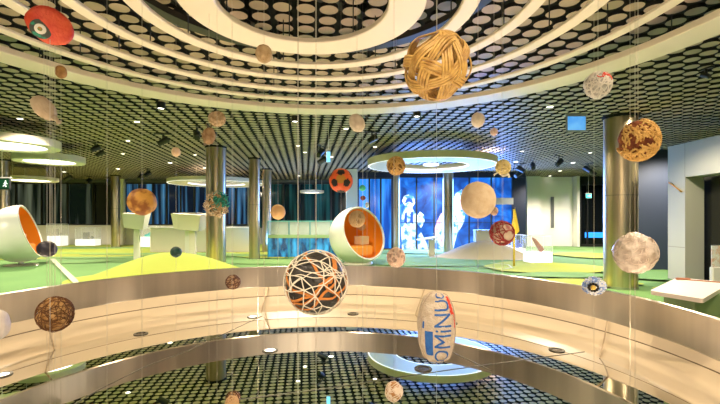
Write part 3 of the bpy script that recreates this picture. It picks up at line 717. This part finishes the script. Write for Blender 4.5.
t = simple(44,108,22,28,2.5,'gourd_ball','oblong tan bladder shaped ball with a knot, left below the small brown ball', mat('tan_bladder', (.48,.36,.24), .8, col2=(.58,.46,.32), scale=14, bump=.5, bscale=60), .06, 2, rotm(0,math.radians(-38),0), bottom=False)
b = MB(); b.tube([(.060,0,-.055),(.082,0,-.078),(.090,0,-.090)], [.018,.010,.016], 10); b.build('knot', MATS['tan_bladder'], t)
simple(264,54,17,18,2.6,'tan_ball','small tan leather ball hanging in front of the inner ceiling rings', M_tan, .05)
t = simple(217,119,18,15,3.5,'coconut_ball','small tan crusted ball hanging above the bronze column', mat('crusted_tan', (.35,.23,.11), .9, col2=(.62,.45,.27), scale=40, bump=.9, bscale=60), .12, 4, bottom=False)
t = ball(209,134,3.3,'leather_pouch_ball','crumpled brown leather pouch ball tied at its top beside the column top'); s = 3.3/F
b = MB(); b.sphere((0,0,-2*s), (6.5*s,6*s,8*s), 24, 16, fn=lumpy(.22,3,5)); b.build('ball_body', mat('pouch_leather', (.30,.17,.08), .8, col2=(.50,.33,.17), scale=25, bump=.8, bscale=50), t)
b = MB(); b.tube([(-3*s,0,10*s),(0,0,5*s),(3*s,0,9*s)], .008, 6); b.tube([(-2*s,0,-8*s),(-5*s,0,-11*s)], .01, 6); b.build('tied_ends', mat('pouch_string', (.18,.13,.10), .8), t)
simple(176,152,9.5,9.5,4.3,'peach_ball','tiny peach coloured ball between the track spotlights', mat('peach_skin', (.75,.50,.30), .7, col2=(.8,.6,.42), scale=30), .04)
simple(357,123,15,19,3.2,'white_oval_ball','white oval ball tilted, hanging at the middle under the outermost ring', M_pale, .05, 2, rotm(0,math.radians(-28),0))
simple(478,120,14,15,3.2,'white_ball','small whitish ball right of and below the cane ball', mat('off_white_skin', (.66,.56,.42), .8, col2=(.76,.68,.56), scale=18), .05)
simple(494,132,8,8,3.3,'pink_ball','tiny pinkish ball below the small whitish ball', mat('pinkish_skin', (.60,.40,.30), .8, col2=(.74,.58,.46), scale=40), .06)
simple(278,212,15,15,4.5,'ochre_ball','small smooth ochre ball in front of the slim columns', mat('ochre_skin', (.70,.42,.17), .7, col2=(.78,.52,.25), scale=14), .03)
simple(478,200,36,37,2.7,'cream_ball','smooth cream coloured ball in front of the blue screen', mat('cream_skin', (.68,.50,.30), .75, col2=(.76,.60,.40), scale=26, bump=.3, bscale=90), .03)
simple(494,211,8.5,9,4.0,'dark_tan_ball','tiny dark tan ball just behind the cream ball', mat('dark_tan', (.36,.22,.16), .8, col2=(.6,.42,.3), scale=40), .1)
simple(47,249,23,16,3.2,'navy_ball','dark navy squashed ball in front of the left egg chair', mat('navy_rubber', (.012,.010,.022), .45, col2=(.03,.03,.05), scale=18, bump=.4, bscale=80), .03, 2, rotm(0,math.radians(8),0))
simple(176,252,12,11,4.2,'dark_green_ball','small dark green ball over the lime mound', mat('dark_green_rubber', (.008,.045,.035), .5, col2=(.02,.09,.07), scale=30, bump=.4, bscale=90), .03)
simple(362.5,188,6.5,6.5,4.4,'mint_ball','tiny mint green ball by the cream pillar, top of three', mat('mint', (.05,.50,.30), .6), .02)
simple(363,198,5.5,5,4.45,'maroon_ball','tiny maroon ball under the mint green one', mat('maroon', (.16,.04,.05), .6), .02)
simple(367,205,4,6,4.5,'pale_blue_ball','tiny pale blue ball, lowest of three by the cream pillar', mat('pale_blue', (.45,.60,.65), .6), .02)
# 17 orange brown mottled
t = simple(142,202,31,27,3.0,'mottled_ball','orange brown mottled leather ball above the boxed head lectern', mat('mottled_orange', (.30,.10,.012), .6, col2=(.70,.36,.06), scale=14, thr=(.40,.56), bump=.6, bscale=50), .05, 2)
# woven/tangled kinds
def tangle(t, ell, n, r, m, seed, name='wrapping', R=1.0, wob=.25, arcs=False, flat=1.0, sides=5, npt=36):
    rnd = random.Random(seed); b = MB()
    for k in range(n):
        a0 = rnd.uniform(0, 2*PI); a1 = a0+(rnd.uniform(1.2,3.4) if arcs else 2*PI)
        pts = circ_pts(rdir(rnd), R*(1+rnd.uniform(-.03,.04)), rnd.uniform(-.55,.55), npt, wob, a0 if arcs else 0, a1 if arcs else 2*PI, ell, rnd.uniform(0,50))
        b.tube(pts, r, sides, closed=not arcs, flat=flat, up=(lambda p: p.normalized()) if flat != 1 else None)
    return b.build(name, m, t)
# cane ball
Y = 1.5; t = ball(437, 66, Y, 'cane_ball', 'large open woven golden cane ball, biggest in the upper right half', bottom=False); R = 34/F*Y
rnd = random.Random(11); b = MB()
axes = [Vector(a).normalized() for a in ((1,.10,.05),(.35,-.25,.9),(-.62,.35,.70),(.72,.62,.30),(-.45,-.75,.48),(.15,.95,.25),(.85,-.3,-.6))]
for ai, ax in enumerate(axes):
    for q in range(4):
        off = (q-1.5)*.088+rnd.uniform(-.012,.012)+(.05,-.22,.15,-.1,.2,-.05,.1)[ai]
        u = ax.orthogonal().normalized(); w = ax.cross(u); pts = []; rr_ = math.sqrt(1-off*off)
        for i in range(72):
            a = 2*PI*i/72; d = u*(rr_*math.cos(a))+w*(rr_*math.sin(a))+ax*(off+.03*math.sin(2*a+ai)); d.normalize()
            pts.append(d*R*(.945+.045*math.sin(5*a+ai*1.9)))
        b.tube(pts, .0052, 6, closed=True, flat=.5, up=lambda p: p.normalized())
b.build('woven_cane', mat('golden_cane', (.62,.38,.11), .45, col2=(.34,.17,.035), scale=30, thr=(.42,.72)), t)  # dark brown shadows between strips put into the cane colour
# white ball with red scribble
Y = 2.4; t = ball(598, 85, Y, 'scribble_ball', 'crumpled whitish ball with red scribbles at its top, near the upper right', bottom=False); e = rad(29,26,Y)
b = MB(); b.sphere((0,0,0), [q*.94 for q in e], 28, 20, fn=lumpy(.12,3,9)); b.build('ball_body', mat('crumpled_white', (.42,.40,.36), .5, col2=(.72,.68,.62), scale=22, bump=.8, bscale=70), t)
tangle(t, e, 26, .0028, mat('plastic_string', (.75,.70,.62), .4), 3, 'string_wrap')
rnd = random.Random(5); b = MB()
for k in range(7):
    d0 = Vector((.15+rnd.uniform(-.4,.4), -.85, .55+rnd.uniform(-.25,.2))).normalized()
    b.tube([Vector((p.x*e[0]*1.05, p.y*e[1]*1.05, p.z*e[2]*1.05)) for p in [(d0+Vector((math.cos(a)*.28, 0, math.sin(a)*.2))).normalized() for a in [i*.6+k for i in range(8)]]], .0025, 5)
b.build('red_scribble', mat('red_ink', (.75,.06,.03), .6), t)
# straw ball with dark hollows
Y = 2.2; t = ball(638, 140, Y, 'straw_ball', 'large golden straw ball with dark brown bands in front of the thickest column', bottom=False); e = rad(46,41,Y)
b = MB(); b.sphere((0,0,0), [q*.93 for q in e], 36, 24, fn=lumpy(.10,2.5,4)); b.build('core', mat('dark_red_straw', (.12,.025,.008), .9, col2=(.30,.09,.02), scale=25, bump=.9, bscale=60), t)
rnd = random.Random(21); b = MB()
def inband(d):
    x = .83*d.x-.55*d.y; q = d.z-.30*x
    return (q > -.50 and q < -.16 and x > -.55 and x < .72) or (x < -.62 and d.z > -.45) or (d.z > .62 and x < .25 and x > -.7)
for k in range(620):
    d = rdir(rnd)
    if inband(d): continue
    tt = d.cross(rdir(rnd)).normalized(); pts = []
    for i in range(7):
        q = (d+tt*(i-3)*.07+Vector((rnd.uniform(-1,1),rnd.uniform(-1,1),rnd.uniform(-1,1)))*.03).normalized(); pts.append(Vector((q.x*e[0], q.y*e[1], q.z*e[2]))*rnd.uniform(.96,1.03))
    b.tube(pts, .0046, 4)
b.build('straw_wrapping', mat('golden_straw', (.68,.42,.13), .8, col2=(.50,.27,.06), scale=30), t)
# soccer ball
Y = 4.0; t = ball(341, 180.5, Y, 'soccer_ball', 'orange red soccer ball with black pentagon patches'); R = 12/F*Y
ph = (1+5**.5)/2; ico = [Vector(v).normalized() for v in [(0,s1,s2*ph) for s1 in (1,-1) for s2 in (1,-1)]+[(s1,s2*ph,0) for s1 in (1,-1) for s2 in (1,-1)]+[(s2*ph,0,s1) for s1 in (1,-1) for s2 in (1,-1)]]
RT = rotm(.55,.1,.3)
b = MB(); b.sphere((0,0,0), R, 72, 48, fn=lumpy(.02,2,2)); o = b.build('ball_body', [mat('orange_red_skin', (.75,.09,.02), .6, col2=(.80,.16,.03), scale=20), mat('black_patch', (.012,.012,.012), .6), mat('mustard_patch', (.50,.24,.02), .6)], t)
hexs = []
for i in range(12):
    for j in range(i+1,12):
        for k in range(j+1,12):
            if ico[i].dot(ico[j]) > .4 and ico[j].dot(ico[k]) > .4 and ico[i].dot(ico[k]) > .4: hexs.append((ico[i]+ico[j]+ico[k]).normalized())
tgt = max(hexs, key=lambda v: v.dot(Vector((0,-1,-.0))))
Q = tgt.rotation_difference(Vector((0.02,-1,.05)).normalized()).to_matrix()
icoQ = [Q @ v for v in ico]; hexQ = [Q @ v for v in hexs]
for p in o.data.polygons:
    c = p.center.normalized(); i = max(range(12), key=lambda q: c.dot(icoQ[q])); v = icoQ[i]
    neigh = [u for u in icoQ if .4 < u.dot(v) < .5]
    pen = max(c.dot((u-v*u.dot(v)).normalized()) for u in neigh)
    if pen < .30 and c.dot(v) > .5: p.material_index = 1
    elif c.dot(Vector((.02,-1,.05)).normalized()) > .925: p.material_index = 2
# gold mottled
def wrapped(px, py, w, h, Y, name, lab, core, wrap, n=30, r=.0035, seed=1, amp=.1, wname='wrapping', sides=5, bottom=True, arcs=False, wob=.25):
    t = ball(px, py, Y, name, lab, bottom=bottom); e = rad(w,h,Y)
    b = MB(); b.sphere((0,0,0), [q*.93 for q in e], 24, 18, fn=lumpy(amp,3,seed)); b.build('core', core, t)
    tangle(t, e, n, r, wrap, seed, wname, sides=sides, npt=28, arcs=arcs, wob=wob); return t
wrapped(396,166,18,18,4.2,'gold_leaf_ball','small gold and brown crinkled ball overlapping the largest ring lamp', mat('dark_gold', (.20,.09,.02), .6, col2=(.60,.36,.08), scale=22, thr=(.42,.58), bump=.9, bscale=60), mat('gold_straw', (.62,.38,.12), .6), 12, .006, 31, .18, wob=.5)
t = wrapped(503,167,15,14,3.9,'yellow_net_ball','small yellow netted ball with a loose white tail below it', mat('yellow_wrap', (.62,.45,.12), .7, col2=(.8,.72,.45), scale=25), mat('yellow_thread', (.75,.62,.25), .6), 18, .004, 41)
b = MB(); b.tube([(-.03,0,-.06),(.0,-.01,-.085),(.05,0,-.07),(.06,0,-.10)], .012, 6); b.tube([(-.05,0,-.05),(-.085,0,-.075)], .009, 6); b.build('loose_tail', mat('white_rag', (.78,.75,.62), .8), t)
# teal/white sticks ball
Y = 3.1; t = ball(217, 204, Y, 'scrap_ball', 'jagged ball of teal and tan plastic scraps in front of the bronze column'); e = rad(24,25,Y)
b = MB(); b.sphere((0,0,0), [q*.8 for q in e], 20, 14, fn=lumpy(.15,3,9)); b.build('core', mat('tan_scrap', (.45,.30,.14), .8, col2=(.03,.20,.14), scale=20, thr=(.45,.55)), t)
rnd = random.Random(77); bs_ = [MB(), MB()]
for k in range(230):
    d = rdir(rnd); q = 1 if (d.x > .0 and d.z > -.3) else 0
    rnd.random()
    u = d.orthogonal().normalized(); v = d.cross(u); a = rnd.uniform(0, PI); s = (u*math.cos(a)+v*math.sin(a))*rnd.uniform(.010,.022)
    c = Vector((d.x*e[0], d.y*e[1], d.z*e[2]))*rnd.uniform(.84,.98)
    bs_[q].tube([c-s, c+s+d*rnd.uniform(0,.02)], rnd.uniform(.003,.007), 5, flat=.5)
for q, (nm, m) in enumerate([('tan_scraps', mat('tan_plastic', (.62,.42,.20), .6, col2=(.8,.7,.5), scale=30)), ('teal_scraps', mat('teal_plastic', (.01,.26,.16), .5, col2=(.03,.48,.36), scale=25))]): bs_[q].build(nm, m, t)
wrapped(357,219,16,16,3.9,'twine_ball','tan twine ball hanging in front of the middle egg chair', mat('dark_twine', (.28,.17,.08), .9, col2=(.50,.34,.16), scale=30), mat('tan_twine', (.58,.40,.20), .8), 40, .0035, 51)
# red cream patterned
wrapped(502,233,25,24,3.6,'red_patterned_ball','cream ball bound with dark red strips, left of the yellow flag', mat('cream_wrap', (.62,.50,.36), .7, col2=(.35,.10,.08), scale=18, thr=(.5,.6)), mat('dark_red_strip', (.30,.02,.02), .7), 17, .0042, 66, .03, 'red_strips')
wrapped(396,257.5,18,19,4.4,'pale_pink_ball','pale pink crumpled ball right of the middle egg chair', mat('pink_core', (.30,.18,.14), .8, col2=(.62,.44,.34), scale=22), mat('pink_paper', (.74,.54,.42), .7), 26, .006, 71, .15, wob=.5)
# crumpled plastic pale
Y = 2.55; t = ball(635, 253, Y, 'plastic_bag_ball', 'large pale crumpled plastic ball in front of the slate wall panel'); e = rad(47,40,Y)
b = MB(); b.sphere((0,0,0), e, 48, 32, fn=lumpy(.10,3.2,12)); b.build('ball_body', mat('pale_plastic', (.45,.34,.26), .45, col2=(.76,.66,.56), scale=16, thr=(.35,.6), bump=1.0, bscale=45, coat=.3), t)
tangle(t, e, 9, .0028, mat('pale_tape', (.75,.62,.52), .4), 81, 'tape_wrap', wob=.5)
# blue white flower
Y = 3.4; t = ball(594, 286, Y, 'petal_ball', 'blue and white ball with black bits and a yellow centre on the steel band'); e = rad(25,18,Y)
b = MB(); b.sphere((0,0,0), [q*.9 for q in e], 24, 18, fn=lumpy(.15,4,2)); b.build('core', mat('blue_white_mix', (.15,.28,.62), .7, col2=(.75,.78,.82), scale=22, thr=(.42,.54)), t)
rnd = random.Random(8); bb_ = [MB(), MB()]
for k in range(150):
    d = rdir(rnd); c = Vector((d.x*e[0], d.y*e[1], d.z*e[2]))*.95; q = 0
    u = d.orthogonal().normalized()*rnd.uniform(.006,.012); bb_[q].tube([c-u, c+d*.006, c+u], .006, 5, flat=.6)
bb_[0].build('white_petals', mat('white_petals', (.78,.80,.85), .7, col2=(.20,.35,.75), scale=30, thr=(.5,.6)), t)
b2 = bb_[1]
cc = Vector((-.45,-.80,-.02)).normalized()
for k in range(11):
    a = 2*PI*k/11; u = cc.orthogonal().normalized(); v = cc.cross(u); d = (cc+(u*math.cos(a)+v*math.sin(a))*.42).normalized(); c = Vector((d.x*e[0], d.y*e[1], d.z*e[2]))
    b2 = MB(); b2.sphere(c, .011, 8, 6); b2.build('black_bit', mat('black_bits', (.012,.012,.014), .6), t)
b = MB(); c = Vector((cc.x*e[0], cc.y*e[1], cc.z*e[2])); b.sphere(c, .020, 12, 8, fn=lumpy(.2,5,1)); b.build('yellow_centre', mat('yellow_centre', (.75,.52,.10), .6), t)
# string ball
Y = 1.6; t = ball(316, 282, Y, 'string_ball', 'large black and orange ball bound in a white string net, low in the middle', bottom=True); R = 32/F*Y
b = MB(); b.sphere((0,0,0), R*.93, 48, 32, fn=lumpy(.05,3,3)); b.build('core', mat('black_bag', (.014,.013,.013), .35, col2=(.05,.045,.04), scale=18, bump=.8, bscale=40), t)
rnd = random.Random(4); b = MB()
for k in range(5): b.tube(circ_pts(rdir(rnd), R*.95, rnd.uniform(-.5,.5), 48, .22, seed=k*3), .0055, 6, closed=True, flat=.5, up=lambda p: p.normalized())
b.build('orange_strip', mat('orange_strip', (.62,.22,.04), .6), t)
rnd = random.Random(14); pts = []
NK = 84
for k in range(NK):                               # knots spread over the sphere
    z = 1-2*(k+.5)/NK; a = k*2.39996; s = math.sqrt(1-z*z); pts.append((Vector((s*math.cos(a), s*math.sin(a), z))+rdir(rnd)*.13).normalized())
edges = set()
for i, p in enumerate(pts):
    for j in sorted(range(NK), key=lambda q: (pts[q]-p).length)[1:5]: edges.add((min(i,j), max(i,j)))
b = MB()
for i, j in edges: b.tube([pts[i].slerp(pts[j], q/6)*R for q in range(7)], .0021, 6)
for k in range(7): b.tube(circ_pts(rdir(rnd), R*1.0, rnd.uniform(-.6,.6), 48, .12, seed=k*5), .0018, 6, closed=True)
b.build('string_net', mat('white_string', (.78,.72,.60), .7), t)
# lettered sack ball
Y = 2.2; t = ball(436.5, 326, Y, 'lettered_ball', 'tall oval ball sewn from a cream sack with blue printed letters'); ex, ez = 19.5/F*Y, 36.5/F*Y; ey = ex*1.0
TL = math.radians(-3)
def egg(d): return .30*d.z*d.z*(1-d.z*d.z)-.03+.04*noise.noise(d*3+Vector((4,4,4)))-.05*max(0,d.z)**2+.02*noise.noise(d*8)
def surf(u, v, k=1.0):                             # u across (-1..1), v up (-1..1)
    th = v*1.35; ph = u*1.3; d = Vector((math.cos(th)*math.sin(ph), -math.cos(th)*math.cos(ph), math.sin(th))); q = (1+egg(d))*k
    return Vector((d.x*ex*q, d.y*ey*q, d.z*ez*q))
b = MB(); b.sphere((0,0,0), (ex,ey,ez), 56, 48, fn=egg); b.build('ball_body', mat('sack_cloth', (.62,.50,.36), .9, col2=(.74,.64,.52), scale=30, bump=1.0, bscale=120), t)
M_ink = mat('blue_ink', (.012,.10,.42), .7, col2=(.03,.17,.52), scale=40); M_redink = mat('red_ink', (.75,.06,.03), .6)
def letters(s, u0, v0, v1, hgt):
    cu = bpy.data.curves.new('letters_curve', 'FONT'); cu.body = s; cu.offset = 0; cu.size = 1; cu.space_character = 1.0
    ob = bpy.data.objects.new('letters_tmp', cu); COL.objects.link(ob); bpy.context.view_layer.update()
    me = bpy.data.meshes.new_from_object(ob.evaluated_get(bpy.context.evaluated_depsgraph_get()))
    bpy.data.objects.remove(ob); 
    xs = [v.co.x for v in me.vertices]; ys = [v.co.y for v in me.vertices]; xa, xb, ya, yb = min(xs), max(xs), min(ys), max(ys)
    import bmesh
    bm = bmesh.new(); bm.from_mesh(me); bmesh.ops.triangulate(bm, faces=bm.faces[:]); bmesh.ops.subdivide_edges(bm, edges=bm.edges[:], cuts=2, use_grid_fill=True); bmesh.ops.triangulate(bm, faces=bm.faces[:])
    vs = [surf(u0+hgt*(.5-(v.co.y-ya)/(yb-ya)), v0+(v1-v0)*(v.co.x-xa)/(xb-xa), 1.02) for v in bm.verts]
    bm.verts.index_update(); fs = [tuple(v.index for v in f.verts) for f in bm.faces]; bm.free()
    return vs, fs
vs, fs = letters('COMiNUC', .12, -.98, .92, .70); b = MB(); b.add(vs, fs); b.build('blue_letters', M_ink, t)
def patchuv(u0, u1, v0, v1, m, name, k=1.012, jag=0):
    b = MB(); nu, nv = 10, 16; vs = [surf(u0+(u1-u0)*i/nu+jag*math.sin(j*1.9), v0+(v1-v0)*j/nv, k) for j in range(nv+1) for i in range(nu+1)]
    b.add(vs, [(j*(nu+1)+i, j*(nu+1)+i+1, (j+1)*(nu+1)+i+1, (j+1)*(nu+1)+i) for j in range(nv) for i in range(nu)]); return b.build(name, m, t)
patchuv(-.62,-.28,-.52,-.02, M_ink, 'blue_block')
patchuv(.50,.72,.30,.72, M_redink, 'red_print', jag=.04)
patchuv(.70,.80,.02,.32, M_redink, 'red_print', jag=.03)
patchuv(-.74,-.66,.02,.16, M_ink, 'blue_mark')
b = MB(); b.tube([surf(-.85+.05*math.sin(q), -.95+1.9*q/16, 1.015) for q in range(17)], .0018, 5); b.tube([surf(.86, -.9+1.8*q/16, 1.015) for q in range(17)], .0018, 5); b.build('stitching', mat('thread', (.45,.35,.25), .8), t)
# brown straw net
wrapped(55,314,40,34,2.4,'fibre_ball','large brown ball of dried fibre with dark veins at the lower left', mat('fibre_core', (.36,.18,.05), .9, col2=(.68,.42,.16), scale=16, thr=(.38,.6), bump=1.0, bscale=45), mat('dark_fibre', (.14,.055,.015), .8), 22, .0022, 91, .14, 'fibre_wrap', wob=.5)
simple(-2,325,26,30,2.4,'pearl_ball','pale pearly ball cut off by the photo edge at the lower left', mat('pearl', (.66,.60,.54), .5, col2=(.78,.72,.66), scale=14, bump=.6, bscale=50), .05)
wrapped(233,282,15,14,4.5,'lattice_ball','small brown lattice ball hanging in front of the steel band', mat('lattice_core', (.40,.24,.12), .8, col2=(.65,.45,.28), scale=20), mat('dark_lattice', (.12,.045,.02), .7), 14, .004, 95, .05)
wrapped(394,391.5,18,20,2.6,'painted_stone_ball','small pale ball with gold and brown blotches, lowest below the lettered ball', mat('blotched_pale', (.42,.20,.06), .7, col2=(.76,.66,.54), scale=26, thr=(.42,.55)), mat('cream_thread', (.75,.65,.52), .7), 10, .002, 97, .05)
wrapped(232,404,14,15,2.6,'bark_ball','small brown ball of bark strips cut by the bottom edge of the photo', mat('bark_core', (.30,.16,.06), .9, col2=(.62,.42,.22), scale=30), mat('bark_strip', (.55,.36,.18), .8), 18, .003, 98, .1)
# free wires without a ball in view
for px, Y, lab in [(298,2.0,'bare steel wire stretched from the ceiling right of the string ball centre to the mirror'),(107,3.0,'bare steel wire between the lectern ball and the left windows'),(52,3.3,'bare steel wire passing behind the navy ball at left'),
                   (630,3.0,'bare steel wire crossing the thickest bronze column'),(258,4.2,'bare steel wire in front of the slim columns'),(375,4.8,'faint bare steel wire right of the middle egg chair')]:
    p = Vector((X(px,Y), Y, MIR)); b = MB(); b.tube([(0,0,0),(0,0,CEIL+.3-MIR)], .0014 if px != 298 else .002, 5); o = b.build('suspension_wire', M_wire, None, p); tag(o, lab, 'wire', 'bare suspension wires')

# ================================================================= LIGHT
W = bpy.data.worlds.new('World'); S.world = W; W.use_nodes = True
W.node_tree.nodes['Background'].inputs[0].default_value = (1,.85,.65,1); W.node_tree.nodes['Background'].inputs[1].default_value = .02
# museum ceiling spots over the turf
for ix, x in enumerate((-17,-11.5,-6.5,-1.5,3.5,8.5)):
    for iy, y in enumerate((8.5,13.0,18.0)):
        if abs(x-1) < 4 and y < 9: y = 9.2
        if x > 7 and y < 9.5: y = 10.5
        lamp('SPOT', 'ceiling_spot_beam', (x+.6*(iy % 2), y, CEIL-.05), 490, (1,.86,.66), .12, (0,0,0), 140, .5)
for p in ((5.6,7.9),(5.0,5.2)): lamp('SPOT', 'ceiling_spot_beam', (*p, CEIL-.05), 230, (1,.86,.68), .12, (0,0,0), 150, .5)  # extra beams added to light the portal and front table
for p in ((9.2,17.6),(11.5,18.6)): lamp('SPOT', 'ceiling_spot_beam', (*p, CEIL-.05), 210, (1,.88,.76), .12, (0,0,0), 150, .5)  # extra beams added to brighten the white wall and door
# warm spots in the rings over the well
for k in range(8):
    a = 2*PI*k/8+.2; lamp('SPOT', 'ring_spot_beam', (OC.x+3.3*math.cos(a), OC.y+3.3*math.sin(a), 3.36), 90, (1,.80,.58), .06, (0,0,0), 130, .5)
lamp('AREA', 'back_room_light', (0,-2.6,3.3), 110, (1,.80,.58), 4, (math.radians(20),0,0))

# ================================================================= CAMERA
cam = bpy.data.cameras.new('camera'); cam.sensor_width = 36; cam.lens = F/720*36; cam.shift_y = (HY-202)/720; cam.clip_start = .05; cam.clip_end = 100
co = bpy.data.objects.new('camera', cam); COL.objects.link(co); co.location = (0,0,EYE); co.rotation_euler = (PI/2,0,0); S.camera = co
S.view_settings.view_transform = 'Standard'; S.view_settings.look = 'None'; S.view_settings.exposure = 1.0; S.view_settings.gamma = 1.0; S.view_settings.use_curve_mapping = False
S.cycles.max_bounces = 7; S.cycles.diffuse_bounces = 4; S.cycles.glossy_bounces = 4; S.cycles.use_denoising = True
